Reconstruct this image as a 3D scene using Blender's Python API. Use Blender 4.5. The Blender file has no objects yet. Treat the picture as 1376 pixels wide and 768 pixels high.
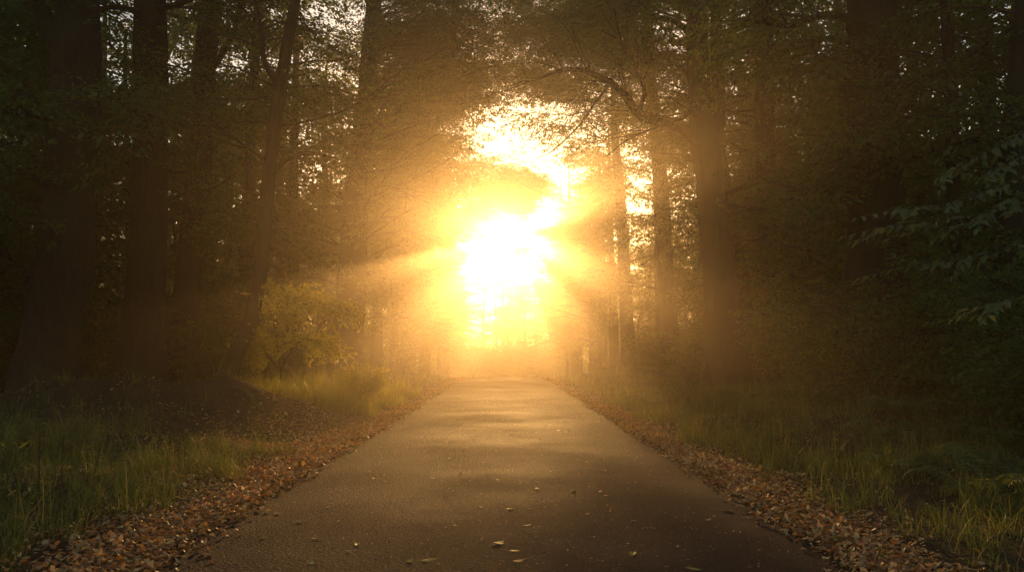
import bpy, math, random
import numpy as np
from mathutils import Vector, Matrix

random.seed(7)
rng = np.random.default_rng(11)
SC = bpy.context.scene
COL = SC.collection

# ------------------------------------------------------------------ camera
F = 1192.0                     # focal length in photo pixels (1376 wide)
CAM = np.array([0.0, 0.0, 1.12])
PITCH = math.atan(92 / F)
YAW = math.atan(10 / F)
cam_d = bpy.data.cameras.new('camera')
cam_d.lens = 36 * F / 1376
cam_d.sensor_width = 36
cam_d.clip_start = 0.05
cam_d.clip_end = 3000
cam = bpy.data.objects.new('camera', cam_d)
COL.objects.link(cam)
cam.location = CAM
cam.rotation_euler = (math.pi / 2 + PITCH, 0, -YAW)
SC.camera = cam
_R = np.array(cam.rotation_euler.to_matrix())


def ray(px, py):
    d = _R @ np.array([(px - 688) / F, -(py - 384) / F, -1.0])
    return d


def P(px, py, Y):
    """world point seen at a photo position, at the depth Y along the road"""
    d = ray(px, py)
    return CAM + d * (Y / d[1])


# ------------------------------------------------------------------ light
sd = ray(690, 314)
sd /= np.linalg.norm(sd)
SUN_EL = math.asin(sd[2])
SUN_AZ = math.atan2(sd[0], sd[1])
SUN_STRENGTH = 5.0
SKY_STRENGTH = 0.12
EXPOSURE = 0.42
HAZE_DENSITY = 0.0038
HAZE_G = 0.88
CEIL = 2.2

sun_d = bpy.data.lights.new('sun', 'SUN')
sun_d.energy = SUN_STRENGTH
sun_d.angle = math.radians(0.5)
sun_d.color = (1.0, 0.53, 0.165)
sun = bpy.data.objects.new('sun', sun_d)
COL.objects.link(sun)
sun.location = (0, 60, 40)
sun.rotation_euler = Vector(-sd).to_track_quat('-Z', 'Y').to_euler()

w = bpy.data.worlds.new('World')
SC.world = w
w.use_nodes = True
nt = w.node_tree
nt.nodes.clear()
sky = nt.nodes.new('ShaderNodeTexSky')
sky.sky_type = 'NISHITA'
sky.sun_disc = False
sky.sun_elevation = SUN_EL
sky.sun_rotation = SUN_AZ
sky.dust_density = 1.0
bg = nt.nodes.new('ShaderNodeBackground')
bg.inputs['Strength'].default_value = SKY_STRENGTH
wo = nt.nodes.new('ShaderNodeOutputWorld')
nt.links.new(sky.outputs[0], bg.inputs[0])
nt.links.new(bg.outputs[0], wo.inputs[0])

SC.view_settings.view_transform = 'Standard'
SC.view_settings.look = 'None'
SC.view_settings.exposure = EXPOSURE
SC.view_settings.gamma = 1
cy = SC.cycles
cy.max_bounces = 6
cy.diffuse_bounces = 3
cy.glossy_bounces = 2
cy.transmission_bounces = 4
cy.volume_bounces = 0
cy.transparent_max_bounces = 8
cy.use_denoising = True
cy.sample_clamp_indirect = 4.0
try:
    cy.denoiser = 'OPENIMAGEDENOISE'
    cy.denoising_input_passes = 'RGB_ALBEDO_NORMAL'
except Exception:
    pass


# ------------------------------------------------------------------ materials
def mat(name):
    m = bpy.data.materials.new(name)
    m.use_nodes = True
    n = m.node_tree
    n.nodes.clear()
    out = n.nodes.new('ShaderNodeOutputMaterial')
    return m, n, out


def node(n, t, **kw):
    x = n.nodes.new(t)
    for k, v in kw.items():
        if k in x.inputs:
            x.inputs[k].default_value = v
        else:
            setattr(x, k, v)
    return x


def ramp(n, fac, stops):
    r = n.nodes.new('ShaderNodeValToRGB')
    e = r.color_ramp.elements
    while len(e) > 1:
        e.remove(e[-1])
    e[0].position = stops[0][0]
    e[0].color = (*stops[0][1], 1)
    for p, c in stops[1:]:
        k = e.new(p)
        k.color = (*c, 1)
    n.links.new(fac, r.inputs[0])
    return r.outputs[0]


def leaf_mat(name, stops, transl=0.55, rough=0.5, per_object=False, spec=0.35, warm=(1.25, 1.1, 0.5)):
    m, n, out = mat(name)
    L = n.links.new
    if per_object:
        src = n.nodes.new('ShaderNodeObjectInfo').outputs['Random']
    else:
        src = n.nodes.new('ShaderNodeNewGeometry').outputs['Random Per Island']
    c = ramp(n, src, stops)
    tc = n.nodes.new('ShaderNodeTexCoord')
    ns = node(n, 'ShaderNodeTexNoise', Scale=0.9, Detail=3.0)
    L(tc.outputs['Object'], ns.inputs['Vector'])
    hs = node(n, 'ShaderNodeHueSaturation')
    mr = node(n, 'ShaderNodeMapRange')
    mr.inputs['From Min'].default_value = 0.3
    mr.inputs['From Max'].default_value = 0.7
    mr.inputs['To Min'].default_value = 0.65
    mr.inputs['To Max'].default_value = 1.35
    L(ns.outputs['Fac'], mr.inputs['Value'])
    L(mr.outputs['Result'], hs.inputs['Value'])
    L(c, hs.inputs['Color'])
    pb = node(n, 'ShaderNodeBsdfPrincipled')
    pb.inputs['Roughness'].default_value = rough
    pb.inputs['Specular IOR Level'].default_value = spec
    L(hs.outputs['Color'], pb.inputs['Base Color'])
    tr = n.nodes.new('ShaderNodeBsdfTranslucent')
    mx = node(n, 'ShaderNodeMix', data_type='RGBA', blend_type='MULTIPLY')
    mx.inputs[0].default_value = 1
    L(hs.outputs['Color'], mx.inputs[6])
    mx.inputs[7].default_value = (*[k * 1.6 for k in warm], 1)
    L(mx.outputs[2], tr.inputs['Color'])
    ms = n.nodes.new('ShaderNodeMixShader')
    ms.inputs[0].default_value = transl
    L(pb.outputs[0], ms.inputs[1])
    L(tr.outputs[0], ms.inputs[2])
    L(ms.outputs[0], out.inputs[0])
    return m


GREEN = [(0.0, (0.05, 0.095, 0.018)), (0.5, (0.085, 0.14, 0.026)), (0.85, (0.12, 0.16, 0.03)), (1.0, (0.19, 0.17, 0.035))]
DARKG = [(0.0, (0.042, 0.085, 0.02)), (0.6, (0.075, 0.13, 0.028)), (1.0, (0.12, 0.155, 0.036))]
YELLG = [(0.0, (0.07, 0.10, 0.015)), (0.5, (0.11, 0.13, 0.02)), (1.0, (0.20, 0.17, 0.03))]
GRASS = [(0.0, (0.06, 0.10, 0.022)), (0.6, (0.10, 0.14, 0.032)), (0.86, (0.16, 0.17, 0.05)), (1.0, (0.34, 0.27, 0.12))]
DEAD = [(0.0, (0.14, 0.06, 0.022)), (0.25, (0.32, 0.15, 0.05)), (0.55, (0.48, 0.26, 0.09)), (0.85, (0.56, 0.36, 0.16)), (1.0, (0.60, 0.46, 0.16))]
M_LEAF = leaf_mat('beech_leaves', GREEN)
M_LEAF_DARK = leaf_mat('dark_leaves', DARKG)
M_LEAF_YEL = leaf_mat('yellow_green_leaves', YELLG, transl=0.5)
M_GRASS = leaf_mat('grass_blades', GRASS, transl=0.5)
M_LEAF_SUN = leaf_mat('sun_brightened_leaves', [(0, (0.18, 0.21, 0.03)), (0.6, (0.28, 0.28, 0.045)), (1, (0.40, 0.34, 0.07))], transl=0.6, rough=0.36, spec=0.6)  # sunlight on the sapling and shrub is partly put into this brighter leaf colour
M_GRASS_SUN = leaf_mat('sun_brightened_grass', [(0, (0.15, 0.20, 0.03)), (0.6, (0.24, 0.26, 0.045)), (1, (0.36, 0.30, 0.08))], transl=0.6, rough=0.4, spec=0.5)  # lit copy of the grass: the verge's sunshine is partly painted in
M_DEAD = leaf_mat('dead_leaves', DEAD, transl=0.22, rough=0.55, warm=(1.1, 0.9, 0.5))
M_DEAD_OBJ = leaf_mat('single_dead_leaf', DEAD, transl=0.22, rough=0.5, per_object=True, warm=(1.1, 0.9, 0.5))
M_YLEAF = leaf_mat('fallen_yellow_leaf', [(0, (0.42, 0.36, 0.05)), (1, (0.55, 0.47, 0.10))], transl=0.25, per_object=True)
M_FERN = leaf_mat('fern_fronds', [(0, (0.06, 0.10, 0.028)), (1, (0.11, 0.15, 0.04))], transl=0.45)
M_NEAR = leaf_mat('near_branch_leaves', [(0, (0.07, 0.11, 0.04)), (0.7, (0.11, 0.15, 0.055)), (1, (0.19, 0.18, 0.045))], transl=0.45, rough=0.45, spec=0.4)


def bark_mat(name, c0, c1, scale=1.0):
    m, n, out = mat(name)
    L = n.links.new
    tc = n.nodes.new('ShaderNodeTexCoord')
    mp = n.nodes.new('ShaderNodeMapping')
    mp.inputs['Scale'].default_value = (7 * scale, 7 * scale, 1.1 * scale)
    L(tc.outputs['Object'], mp.inputs['Vector'])
    n1 = node(n, 'ShaderNodeTexNoise', Scale=2.2, Detail=7.0, Roughness=0.65)
    L(mp.outputs[0], n1.inputs['Vector'])
    n2 = node(n, 'ShaderNodeTexNoise', Scale=0.7, Detail=3.0)
    L(tc.outputs['Object'], n2.inputs['Vector'])
    c = ramp(n, n1.outputs['Fac'], [(0.3, c0), (0.7, c1)])
    moss = ramp(n, n2.outputs['Fac'], [(0.45, (0, 0, 0)), (0.75, (1, 1, 1))])
    mx = node(n, 'ShaderNodeMix', data_type='RGBA')
    L(moss, mx.inputs[0])
    L(c, mx.inputs[6])
    mx.inputs[7].default_value = (0.05, 0.06, 0.02, 1)
    bp = node(n, 'ShaderNodeBump', Strength=0.9, Distance=0.05)
    L(n1.outputs['Fac'], bp.inputs['Height'])
    pb = node(n, 'ShaderNodeBsdfPrincipled', Roughness=0.9)
    pb.inputs['Specular IOR Level'].default_value = 0.2
    L(mx.outputs[2], pb.inputs['Base Color'])
    L(bp.outputs[0], pb.inputs['Normal'])
    L(pb.outputs[0], out.inputs[0])
    return m


M_BARK = bark_mat('furrowed_bark', (0.010, 0.007, 0.005), (0.045, 0.029, 0.019))
M_TWIG = bark_mat('twig_bark', (0.045, 0.027, 0.016), (0.12, 0.075, 0.045), 2.0)


def ground_mat():
    m, n, out = mat('forest_soil')
    L = n.links.new
    tc = n.nodes.new('ShaderNodeTexCoord')
    n1 = node(n, 'ShaderNodeTexNoise', Scale=0.6, Detail=6.0, Roughness=0.6)
    n2 = node(n, 'ShaderNodeTexNoise', Scale=22.0, Detail=5.0, Roughness=0.7)
    v = node(n, 'ShaderNodeTexVoronoi', Scale=14.0)
    for x in (n1, n2, v):
        L(tc.outputs['Object'], x.inputs['Vector'])
    c1 = ramp(n, n2.outputs['Fac'], [(0.3, (0.025, 0.015, 0.009)), (0.55, (0.07, 0.04, 0.02)), (0.75, (0.14, 0.075, 0.035))])
    c2 = ramp(n, n1.outputs['Fac'], [(0.4, (0.045, 0.03, 0.015)), (0.65, (0.04, 0.05, 0.018))])
    mx = node(n, 'ShaderNodeMix', data_type='RGBA')
    mx.inputs[0].default_value = 0.4
    L(c1, mx.inputs[6])
    L(c2, mx.inputs[7])
    ad = node(n, 'ShaderNodeMath', operation='ADD')
    L(n2.outputs['Fac'], ad.inputs[0])
    L(v.outputs['Distance'], ad.inputs[1])
    bp = node(n, 'ShaderNodeBump', Strength=0.8, Distance=0.04)
    L(ad.outputs[0], bp.inputs['Height'])
    pb = node(n, 'ShaderNodeBsdfPrincipled', Roughness=0.95)
    pb.inputs['Specular IOR Level'].default_value = 0.15
    L(mx.outputs[2], pb.inputs['Base Color'])
    L(bp.outputs[0], pb.inputs['Normal'])
    L(pb.outputs[0], out.inputs[0])
    return m


def asphalt_mat():
    m, n, out = mat('asphalt')
    L = n.links.new
    tc = n.nodes.new('ShaderNodeTexCoord')
    big = node(n, 'ShaderNodeTexNoise', Scale=0.55, Detail=5.0, Roughness=0.6)
    fine = node(n, 'ShaderNodeTexNoise', Scale=60.0, Detail=4.0, Roughness=0.75)
    agg = node(n, 'ShaderNodeTexVoronoi', Scale=52.0)
    dust = node(n, 'ShaderNodeTexNoise', Scale=4.0, Detail=8.0, Roughness=0.75)
    for x in (big, fine, agg, dust):
        L(tc.outputs['Object'], x.inputs['Vector'])
    base = ramp(n, fine.outputs['Fac'], [(0.32, (0.012, 0.009, 0.009)), (0.55, (0.034, 0.026, 0.025)), (0.72, (0.10, 0.078, 0.07))])
    # pale aggregate stones
    sp = ramp(n, agg.outputs['Color'], [(0.80, (0, 0, 0)), (0.92, (1, 1, 1))])
    ed = ramp(n, agg.outputs['Distance'], [(0.25, (1, 1, 1)), (0.45, (0, 0, 0))])
    mu = node(n, 'ShaderNodeMix', data_type='RGBA', blend_type='MULTIPLY')
    mu.inputs[0].default_value = 1
    L(sp, mu.inputs[6])
    L(ed, mu.inputs[7])
    m1 = node(n, 'ShaderNodeMix', data_type='RGBA')
    L(mu.outputs[2], m1.inputs[0])
    L(base, m1.inputs[6])
    m1.inputs[7].default_value = (0.22, 0.20, 0.18, 1)
    # worn and dusty patches
    m2 = node(n, 'ShaderNodeMix', data_type='RGBA', blend_type='MULTIPLY')
    m2.inputs[0].default_value = 1
    L(m1.outputs[2], m2.inputs[6])
    L(ramp(n, big.outputs['Fac'], [(0.35, (0.7, 0.7, 0.7)), (0.65, (1.25, 1.2, 1.15))]), m2.inputs[7])
    m3 = node(n, 'ShaderNodeMix', data_type='RGBA')
    L(ramp(n, dust.outputs['Fac'], [(0.58, (0, 0, 0)), (0.78, (0.55, 0.55, 0.55))]), m3.inputs[0])
    L(m2.outputs[2], m3.inputs[6])
    m3.inputs[7].default_value = (0.10, 0.07, 0.045, 1)
    ad = node(n, 'ShaderNodeMath', operation='ADD')
    L(fine.outputs['Fac'], ad.inputs[0])
    L(agg.outputs['Distance'], ad.inputs[1])
    bp = node(n, 'ShaderNodeBump', Strength=1.0, Distance=0.014)
    L(ad.outputs[0], bp.inputs['Height'])
    pb = node(n, 'ShaderNodeBsdfPrincipled')
    pb.inputs['Specular IOR Level'].default_value = 0.07
    L(ramp(n, big.outputs['Fac'], [(0.35, (0.85, 0.85, 0.85)), (0.65, (0.7, 0.7, 0.7))]), pb.inputs['Roughness'])
    L(m3.outputs[2], pb.inputs['Base Color'])
    L(bp.outputs[0], pb.inputs['Normal'])
    L(pb.outputs[0], out.inputs[0])
    return m


M_SOIL = ground_mat()
M_ROAD = asphalt_mat()


# ------------------------------------------------------------------ mesh helpers
class Acc:
    """collects quads as numpy blocks; builds one mesh"""

    def __init__(self):
        self.v, self.f, self.m, self.s, self.n = [], [], [], [], 0

    def add(self, v, f, mi=0, smooth=True):
        v = np.asarray(v, float).reshape(-1, 3)
        f = np.asarray(f, np.int64).reshape(-1, 4)
        self.v.append(v)
        self.f.append(f + self.n)
        self.m.append(np.full(len(f), mi, np.int32))
        self.s.append(np.full(len(f), smooth, bool))
        self.n += len(v)

    def mesh(self, name, mats, origin=None):
        v = np.concatenate(self.v)
        f = np.concatenate(self.f)
        if origin is not None:
            v = v - np.asarray(origin, float)
        me = bpy.data.meshes.new(name)
        me.vertices.add(len(v))
        me.vertices.foreach_set('co', v.astype(np.float32).ravel())
        me.loops.add(f.size)
        me.loops.foreach_set('vertex_index', f.astype(np.int32).ravel())
        me.polygons.add(len(f))
        me.polygons.foreach_set('loop_start', np.arange(0, f.size, 4, dtype=np.int32))
        me.polygons.foreach_set('material_index', np.concatenate(self.m))
        me.polygons.foreach_set('use_smooth', np.concatenate(self.s))
        for k in mats:
            me.materials.append(k)
        me.update(calc_edges=True)
        return me


def obj(name, me, parent=None, loc=(0, 0, 0), **props):
    o = bpy.data.objects.new(name, me)
    COL.objects.link(o)
    o.location = loc
    if parent is not None:
        o.parent = parent
    for k, v in props.items():
        o[k] = v
    return o


def empty(name, loc, rz=0.0, **props):
    o = bpy.data.objects.new(name, None)
    o.empty_display_size = 0.3
    COL.objects.link(o)
    o.location = loc
    o.rotation_euler = (0, 0, rz)
    for k, v in props.items():
        o[k] = v
    return o


def copy_thing(root, loc, rz, scale=1.0, **props):
    r = root.copy()
    COL.objects.link(r)
    r.location = loc
    r.rotation_euler = (0, 0, rz)
    r.scale = (scale,) * 3
    for ch in list(root.children):
        c = ch.copy()
        COL.objects.link(c)
        c.parent = r
    for k, v in props.items():
        r[k] = v
    return r


def smooth_path(pts, n):
    """Catmull-Rom resample of points (any dimension)"""
    p = np.asarray(pts, float)
    q = np.vstack([2 * p[0] - p[1], p, 2 * p[-1] - p[-2]])
    out = []
    for t in np.linspace(0, len(p) - 1 - 1e-6, n):
        i = int(t)
        u = t - i
        a, b, c, d = q[i], q[i + 1], q[i + 2], q[i + 3]
        out.append(0.5 * (2 * b + (c - a) * u + (2 * a - 5 * b + 4 * c - d) * u * u + (3 * b - a - 3 * c + d) * u ** 3))
    return np.array(out)


def tube(acc, pts, rad, seg=6, mi=0, rough=0.0, flare=None):
    p = np.asarray(pts, float)
    rad = np.asarray(rad, float)
    n = len(p)
    t = np.gradient(p, axis=0)
    t /= np.linalg.norm(t, axis=1)[:, None] + 1e-9
    ref = np.array([1.0, 0, 0]) if abs(t[0][0]) < 0.8 else np.array([0, 1.0, 0])
    a = np.cross(t[0], ref)
    a /= np.linalg.norm(a)
    A = []
    for i in range(n):
        a = a - t[i] * np.dot(a, t[i])
        a /= np.linalg.norm(a) + 1e-9
        A.append(a)
    A = np.array(A)
    B = np.cross(t, A)
    ang = np.linspace(0, 2 * math.pi, seg, endpoint=False)
    R = np.repeat(rad[:, None], seg, 1)
    if rough > 0:
        ph = rng.uniform(0, 6.28, 4)
        prof = 0.5 * np.sin(5 * ang + ph[0]) + 0.5 * np.sin(9 * ang + ph[1]) + 0.4 * np.sin(3 * ang + ph[2])
        R = R * (1 + rough * (0.5 * prof[None, :] + rng.normal(0, 0.55, (n, seg))))
        bul = np.repeat(rng.normal(0, 1, n)[:, None], seg, 1)
        R = R * (1 + 0.3 * rough * bul)
    if flare is not None:   # (height scale, strength) buttressed root flare at the base
        hs, st = flare
        h = p[:, 2] - p[0, 2]
        ph = rng.uniform(0, 6.28)
        lob = 0.6 + 0.5 * np.clip(np.sin(5 * ang + ph), -0.3, 1) + 0.25 * np.sin(3 * ang + 2 * ph)
        R = R * (1 + st * np.exp(-h / hs)[:, None] * lob[None, :])
    V = p[:, None, :] + R[:, :, None] * (np.cos(ang)[None, :, None] * A[:, None, :] + np.sin(ang)[None, :, None] * B[:, None, :])
    i = np.arange(n - 1)[:, None] * seg
    j = np.arange(seg)[None, :]
    jn = (j + 1) % seg
    Fq = np.stack([i + j, i + jn, i + seg + jn, i + seg + j], -1)
    acc.add(V.reshape(-1, 3), Fq.reshape(-1, 4), mi)


# ------------------------------------------------------------------ sprays of leaves
def leaf_block(base, d, nrm, length, width, fold=0.25):
    """rhombic, slightly folded leaves; two quads each sharing the midrib (6 verts)"""
    s = np.cross(nrm, d)
    s /= np.linalg.norm(s, axis=1)[:, None] + 1e-9
    n = np.cross(d, s)
    L = length[:, None]
    W = width[:, None] * 0.5
    tip = base + d * L - n * L * 0.10
    l = base + d * L * 0.42 + s * W + n * W * fold
    r = base + d * L * 0.42 - s * W + n * W * fold
    V = np.stack([base, r, tip, l], 1)
    k = np.arange(len(base))[:, None] * 4
    return V, k + np.arange(4)[None, :]


def make_spray(L=1.0, n=38, leaf=0.105, wide=0.42, droop=0.22, tilt=0.55):
    u = rng.uniform(0.05, 1, n) ** 0.85
    side = rng.choice([-1, 1], n)
    env = np.sin(np.clip(u * 0.92 + 0.08, 0, 1) * math.pi) ** 0.7 + 0.12
    v = side * env * wide * rng.uniform(0.05, 1, n)
    x = u * L
    z = -droop * x ** 2 - 0.15 * v ** 2 + rng.normal(0, 0.025, n)
    base = np.stack([x, v, z], 1)
    ang = side * rng.uniform(0.35, 1.15, n)
    d = np.stack([np.cos(ang), np.sin(ang), -0.15 - droop * x + rng.normal(0, 0.18, n)], 1)
    d /= np.linalg.norm(d, axis=1)[:, None]
    nm = np.stack([rng.normal(0, tilt, n), rng.normal(0, tilt, n), np.ones(n)], 1)
    nm /= np.linalg.norm(nm, axis=1)[:, None]
    ln = leaf * rng.uniform(0.7, 1.25, n)
    V, Fq = leaf_block(base, d, nm, ln, ln * rng.uniform(0.5, 0.68, n))
    return V.reshape(-1, 3), Fq


SPRAYS = [make_spray() for _ in range(10)]
SPRAYS_FINE = [make_spray(1.0, 54, 0.068, 0.40, 0.25) for _ in range(8)]
SPRAYS_FAR = [make_spray(1.25, 30, 0.15, 0.6, 0.2) for _ in range(8)]


def place_sprays(acc, pos, dirs, scale, kinds, mi=0, roll=0.35):
    pos = np.asarray(pos, float)
    dirs = np.asarray(dirs, float)
    scale = np.asarray(scale, float)
    if len(pos) == 0:
        return
    d = dirs / (np.linalg.norm(dirs, axis=1)[:, None] + 1e-9)
    up = np.stack([rng.normal(0, roll, len(d)), rng.normal(0, roll, len(d)), np.ones(len(d))], 1)
    s = np.cross(up, d)
    s /= np.linalg.norm(s, axis=1)[:, None] + 1e-9
    n = np.cross(d, s)
    M = np.stack([d, s, n], 2) * scale[:, None, None]
    which = rng.integers(0, len(kinds), len(d))
    for k, (V, Fq) in enumerate(kinds):
        sel = which == k
        if not sel.any():
            continue
        X = np.einsum('mij,vj->mvi', M[sel], V) + pos[sel][:, None, :]
        FF = Fq[None] + (np.arange(sel.sum()) * len(V))[:, None, None]
        acc.add(X.reshape(-1, 3), FF.reshape(-1, 4), mi, smooth=False)


def unit(v):
    v = np.asarray(v, float)
    return v / (np.linalg.norm(v) + 1e-9)


def branch_path(start, d, length, n=7, wob=0.10, lift=0.0, droop=0.0):
    p = [np.asarray(start, float)]
    d = unit(d)
    st = length / (n - 1)
    for i in range(n - 1):
        t = i / (n - 1)
        d = unit(d + rng.normal(0, wob, 3) + np.array([0, 0, lift * (1 - t) - droop * t]))
        p.append(p[-1] + d * st)
    return np.array(p)


def grow(wood, S, start, d, length, r0, depth=0, seg=6, nkids=6, spray_gap=0.34, spray_len=(0.7, 1.25), droop=0.10, lift=0.03, keep=None, spray_from=0.25, maxd=1):
    """one limb with side branches and sprays; sprays go to the list S as (pos, dir, len)"""
    n = 8 if depth == 0 else 6
    pth = branch_path(start, d, length, n, 0.10 + 0.03 * depth, lift, droop)
    if keep is not None and start[1] < 55:     # a bough ends where its leaves end
        ok = [keep(p_ + 0.35 * unit(pth[-1] - pth[0])) for p_ in pth]
        m_ = 1
        while m_ < n and ok[m_]:
            m_ += 1
        if m_ < 2:
            return pth
        if m_ < n:
            length *= (m_ - 0.5) / (n - 1)
            pth = smooth_path(pth[:m_], n)
    tube(wood, pth, np.linspace(r0, max(0.006, r0 * 0.22), n), seg, 1)
    if depth < maxd:
        for _ in range(nkids):
            t = random.uniform(0.25, 0.98) * (n - 1)
            i = min(int(t), n - 2)
            q = pth[i] + (pth[i + 1] - pth[i]) * (t - i)
            tg = unit(pth[i + 1] - pth[i])
            sd_ = unit(np.cross(tg, [0, 0, 1]))
            a = random.choice([-1, 1]) * random.uniform(0.5, 1.15)
            nd = tg * math.cos(a) + sd_ * math.sin(a) + np.array([0, 0, random.uniform(-0.25, 0.2)])
            grow(wood, S, q, nd, length * random.uniform(0.28, 0.5), r0 * 0.4, depth + 1, 4, nkids, spray_gap, spray_len, droop, lift, keep, 0.1, maxd)
    m = max(2, int(length / spray_gap))
    for t in np.linspace(spray_from, 1, m) * (n - 1):
        i = min(int(t), n - 2)
        q = pth[i] + (pth[i + 1] - pth[i]) * (t - i) + rng.normal(0, 0.05, 3)
        tg = unit(pth[i + 1] - pth[i])
        sd_ = unit(np.cross(tg, [0, 0, 1]))
        a = random.choice([-1, 1]) * random.uniform(0.2, 1.2)
        nd = tg * math.cos(a) + sd_ * math.sin(a) + np.array([0, 0, random.uniform(-0.35, 0.15)])
        sl = random.uniform(*spray_len)
        if keep is None or (keep(q) and keep(q + unit(nd) * sl * 1.1)):
            S.append((q, nd, sl))
    return pth


def flush_sprays(acc, S, kinds, mi=0):
    if S:
        place_sprays(acc, [s[0] for s in S], [s[1] for s in S], [s[2] for s in S], kinds, mi)


# ------------------------------------------------------------------ the ground
ROAD_HALF = 1.86


def sstep(a, b, x):
    t = np.clip((x - a) / (b - a), 0, 1)
    return t * t * (3 - 2 * t)


def gz(x, y):
    """height of the forest floor"""
    x = np.asarray(x, float)
    y = np.asarray(y, float)
    ax = np.abs(x)
    far = -0.030 * np.clip(y - 38, 0, None) ** 1.0 * sstep(36, 66, y)
    far = np.maximum(far, -3.2)
    off = np.clip(ax - ROAD_HALF, 0, None)
    side = 0.34 * sstep(0.25, 5.5, off) + 0.012 * np.clip(off - 5, 0, 60)
    bump = (0.06 * np.sin(1.3 * x + 0.7 * y) + 0.05 * np.sin(2.1 * y - 1.1 * x + 1) + 0.03 * np.sin(3.7 * x + 2.9 * y)) * sstep(0.2, 2.0, off)
    crown = -0.03 * np.clip(ax / ROAD_HALF, 0, 1) ** 2
    mound = 0.55 * np.exp(-(((x + 4.5) / 1.1) ** 2 + ((y - 15.2) / 1.1) ** 2)) + 0.36 * np.exp(-(((x + 6.6) / 1.7) ** 2 + ((y - 14.6) / 1.3) ** 2))
    bank = 0.35 * np.exp(-(((x - 7.5) / 2.6) ** 2 + ((y - 14) / 5.0) ** 2))
    return far + side + bump + crown + mound * sstep(0.3, 1.5, off) + bank


def grid_sheet(name, xs, ys, m, dz=0.0, **props):
    X, Y = np.meshgrid(xs, ys)
    Z = gz(X, Y) + dz
    V = np.stack([X, Y, Z], -1).reshape(-1, 3)
    nx = len(xs)
    i = np.arange(len(ys) - 1)[:, None] * nx
    j = np.arange(nx - 1)[None, :]
    Fq = np.stack([i + j, i + j + 1, i + nx + j + 1, i + nx + j], -1).reshape(-1, 4)
    a = Acc()
    a.add(V, Fq)
    return obj(name, a.mesh(name, [m]), **props)


xs = np.unique(np.concatenate([np.arange(-300, -20, 10), np.arange(-20, -8, 0.6), np.arange(-8, 8, 0.12), np.arange(8, 20, 0.6), np.arange(20, 301, 10)]))
ys = np.unique(np.concatenate([np.arange(-60, -2, 4), np.arange(-2, 26, 0.14), np.arange(26, 60, 1.0), np.arange(60, 420, 10)]))
grid_sheet('ground', xs, ys, M_SOIL, -0.012, kind='structure')
# the road: its edges wander a little, as a tarred lane without kerbs does
ry = np.concatenate([np.arange(-20, 30, 0.10), np.arange(30, 160, 1.0)])
rows = []
for y in ry:
    wl = ROAD_HALF + 0.035 * math.sin(2.3 * y) + 0.025 * math.sin(7.1 * y + 1) + 0.02 * random.uniform(-1, 1)
    wr = ROAD_HALF + 0.035 * math.sin(1.9 * y + 2) + 0.025 * math.sin(6.3 * y) + 0.02 * random.uniform(-1, 1)
    rows.append(np.linspace(-wl, wr, 15))
RX = np.array(rows)
RY = np.repeat(ry[:, None], 15, 1)
RZ = gz(RX, RY) + 0.012
a = Acc()
i = np.arange(len(ry) - 1)[:, None] * 15
j = np.arange(14)[None, :]
a.add(np.stack([RX, RY, RZ], -1).reshape(-1, 3), np.stack([i + j, i + j + 1, i + 15 + j + 1, i + 15 + j], -1).reshape(-1, 4))
# broken outer lip of the tarmac
obj('road', a.mesh('road', [M_ROAD]), kind='structure')


# ------------------------------------------------------------------ roadside trees
def trunk_mesh(parts, origin, bark=M_BARK):
    a = Acc()
    for (pts, rads, n, seg, rough, flare) in parts:
        pr = np.hstack([np.asarray(pts, float), np.asarray(rads, float)[:, None]])
        q = smooth_path(pr, n)
        tube(a, q[:, :3], np.maximum(q[:, 3], 0.004), seg, 0, rough, flare)
    return a.mesh('trunk', [bark], origin)


HEROES = []


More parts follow.
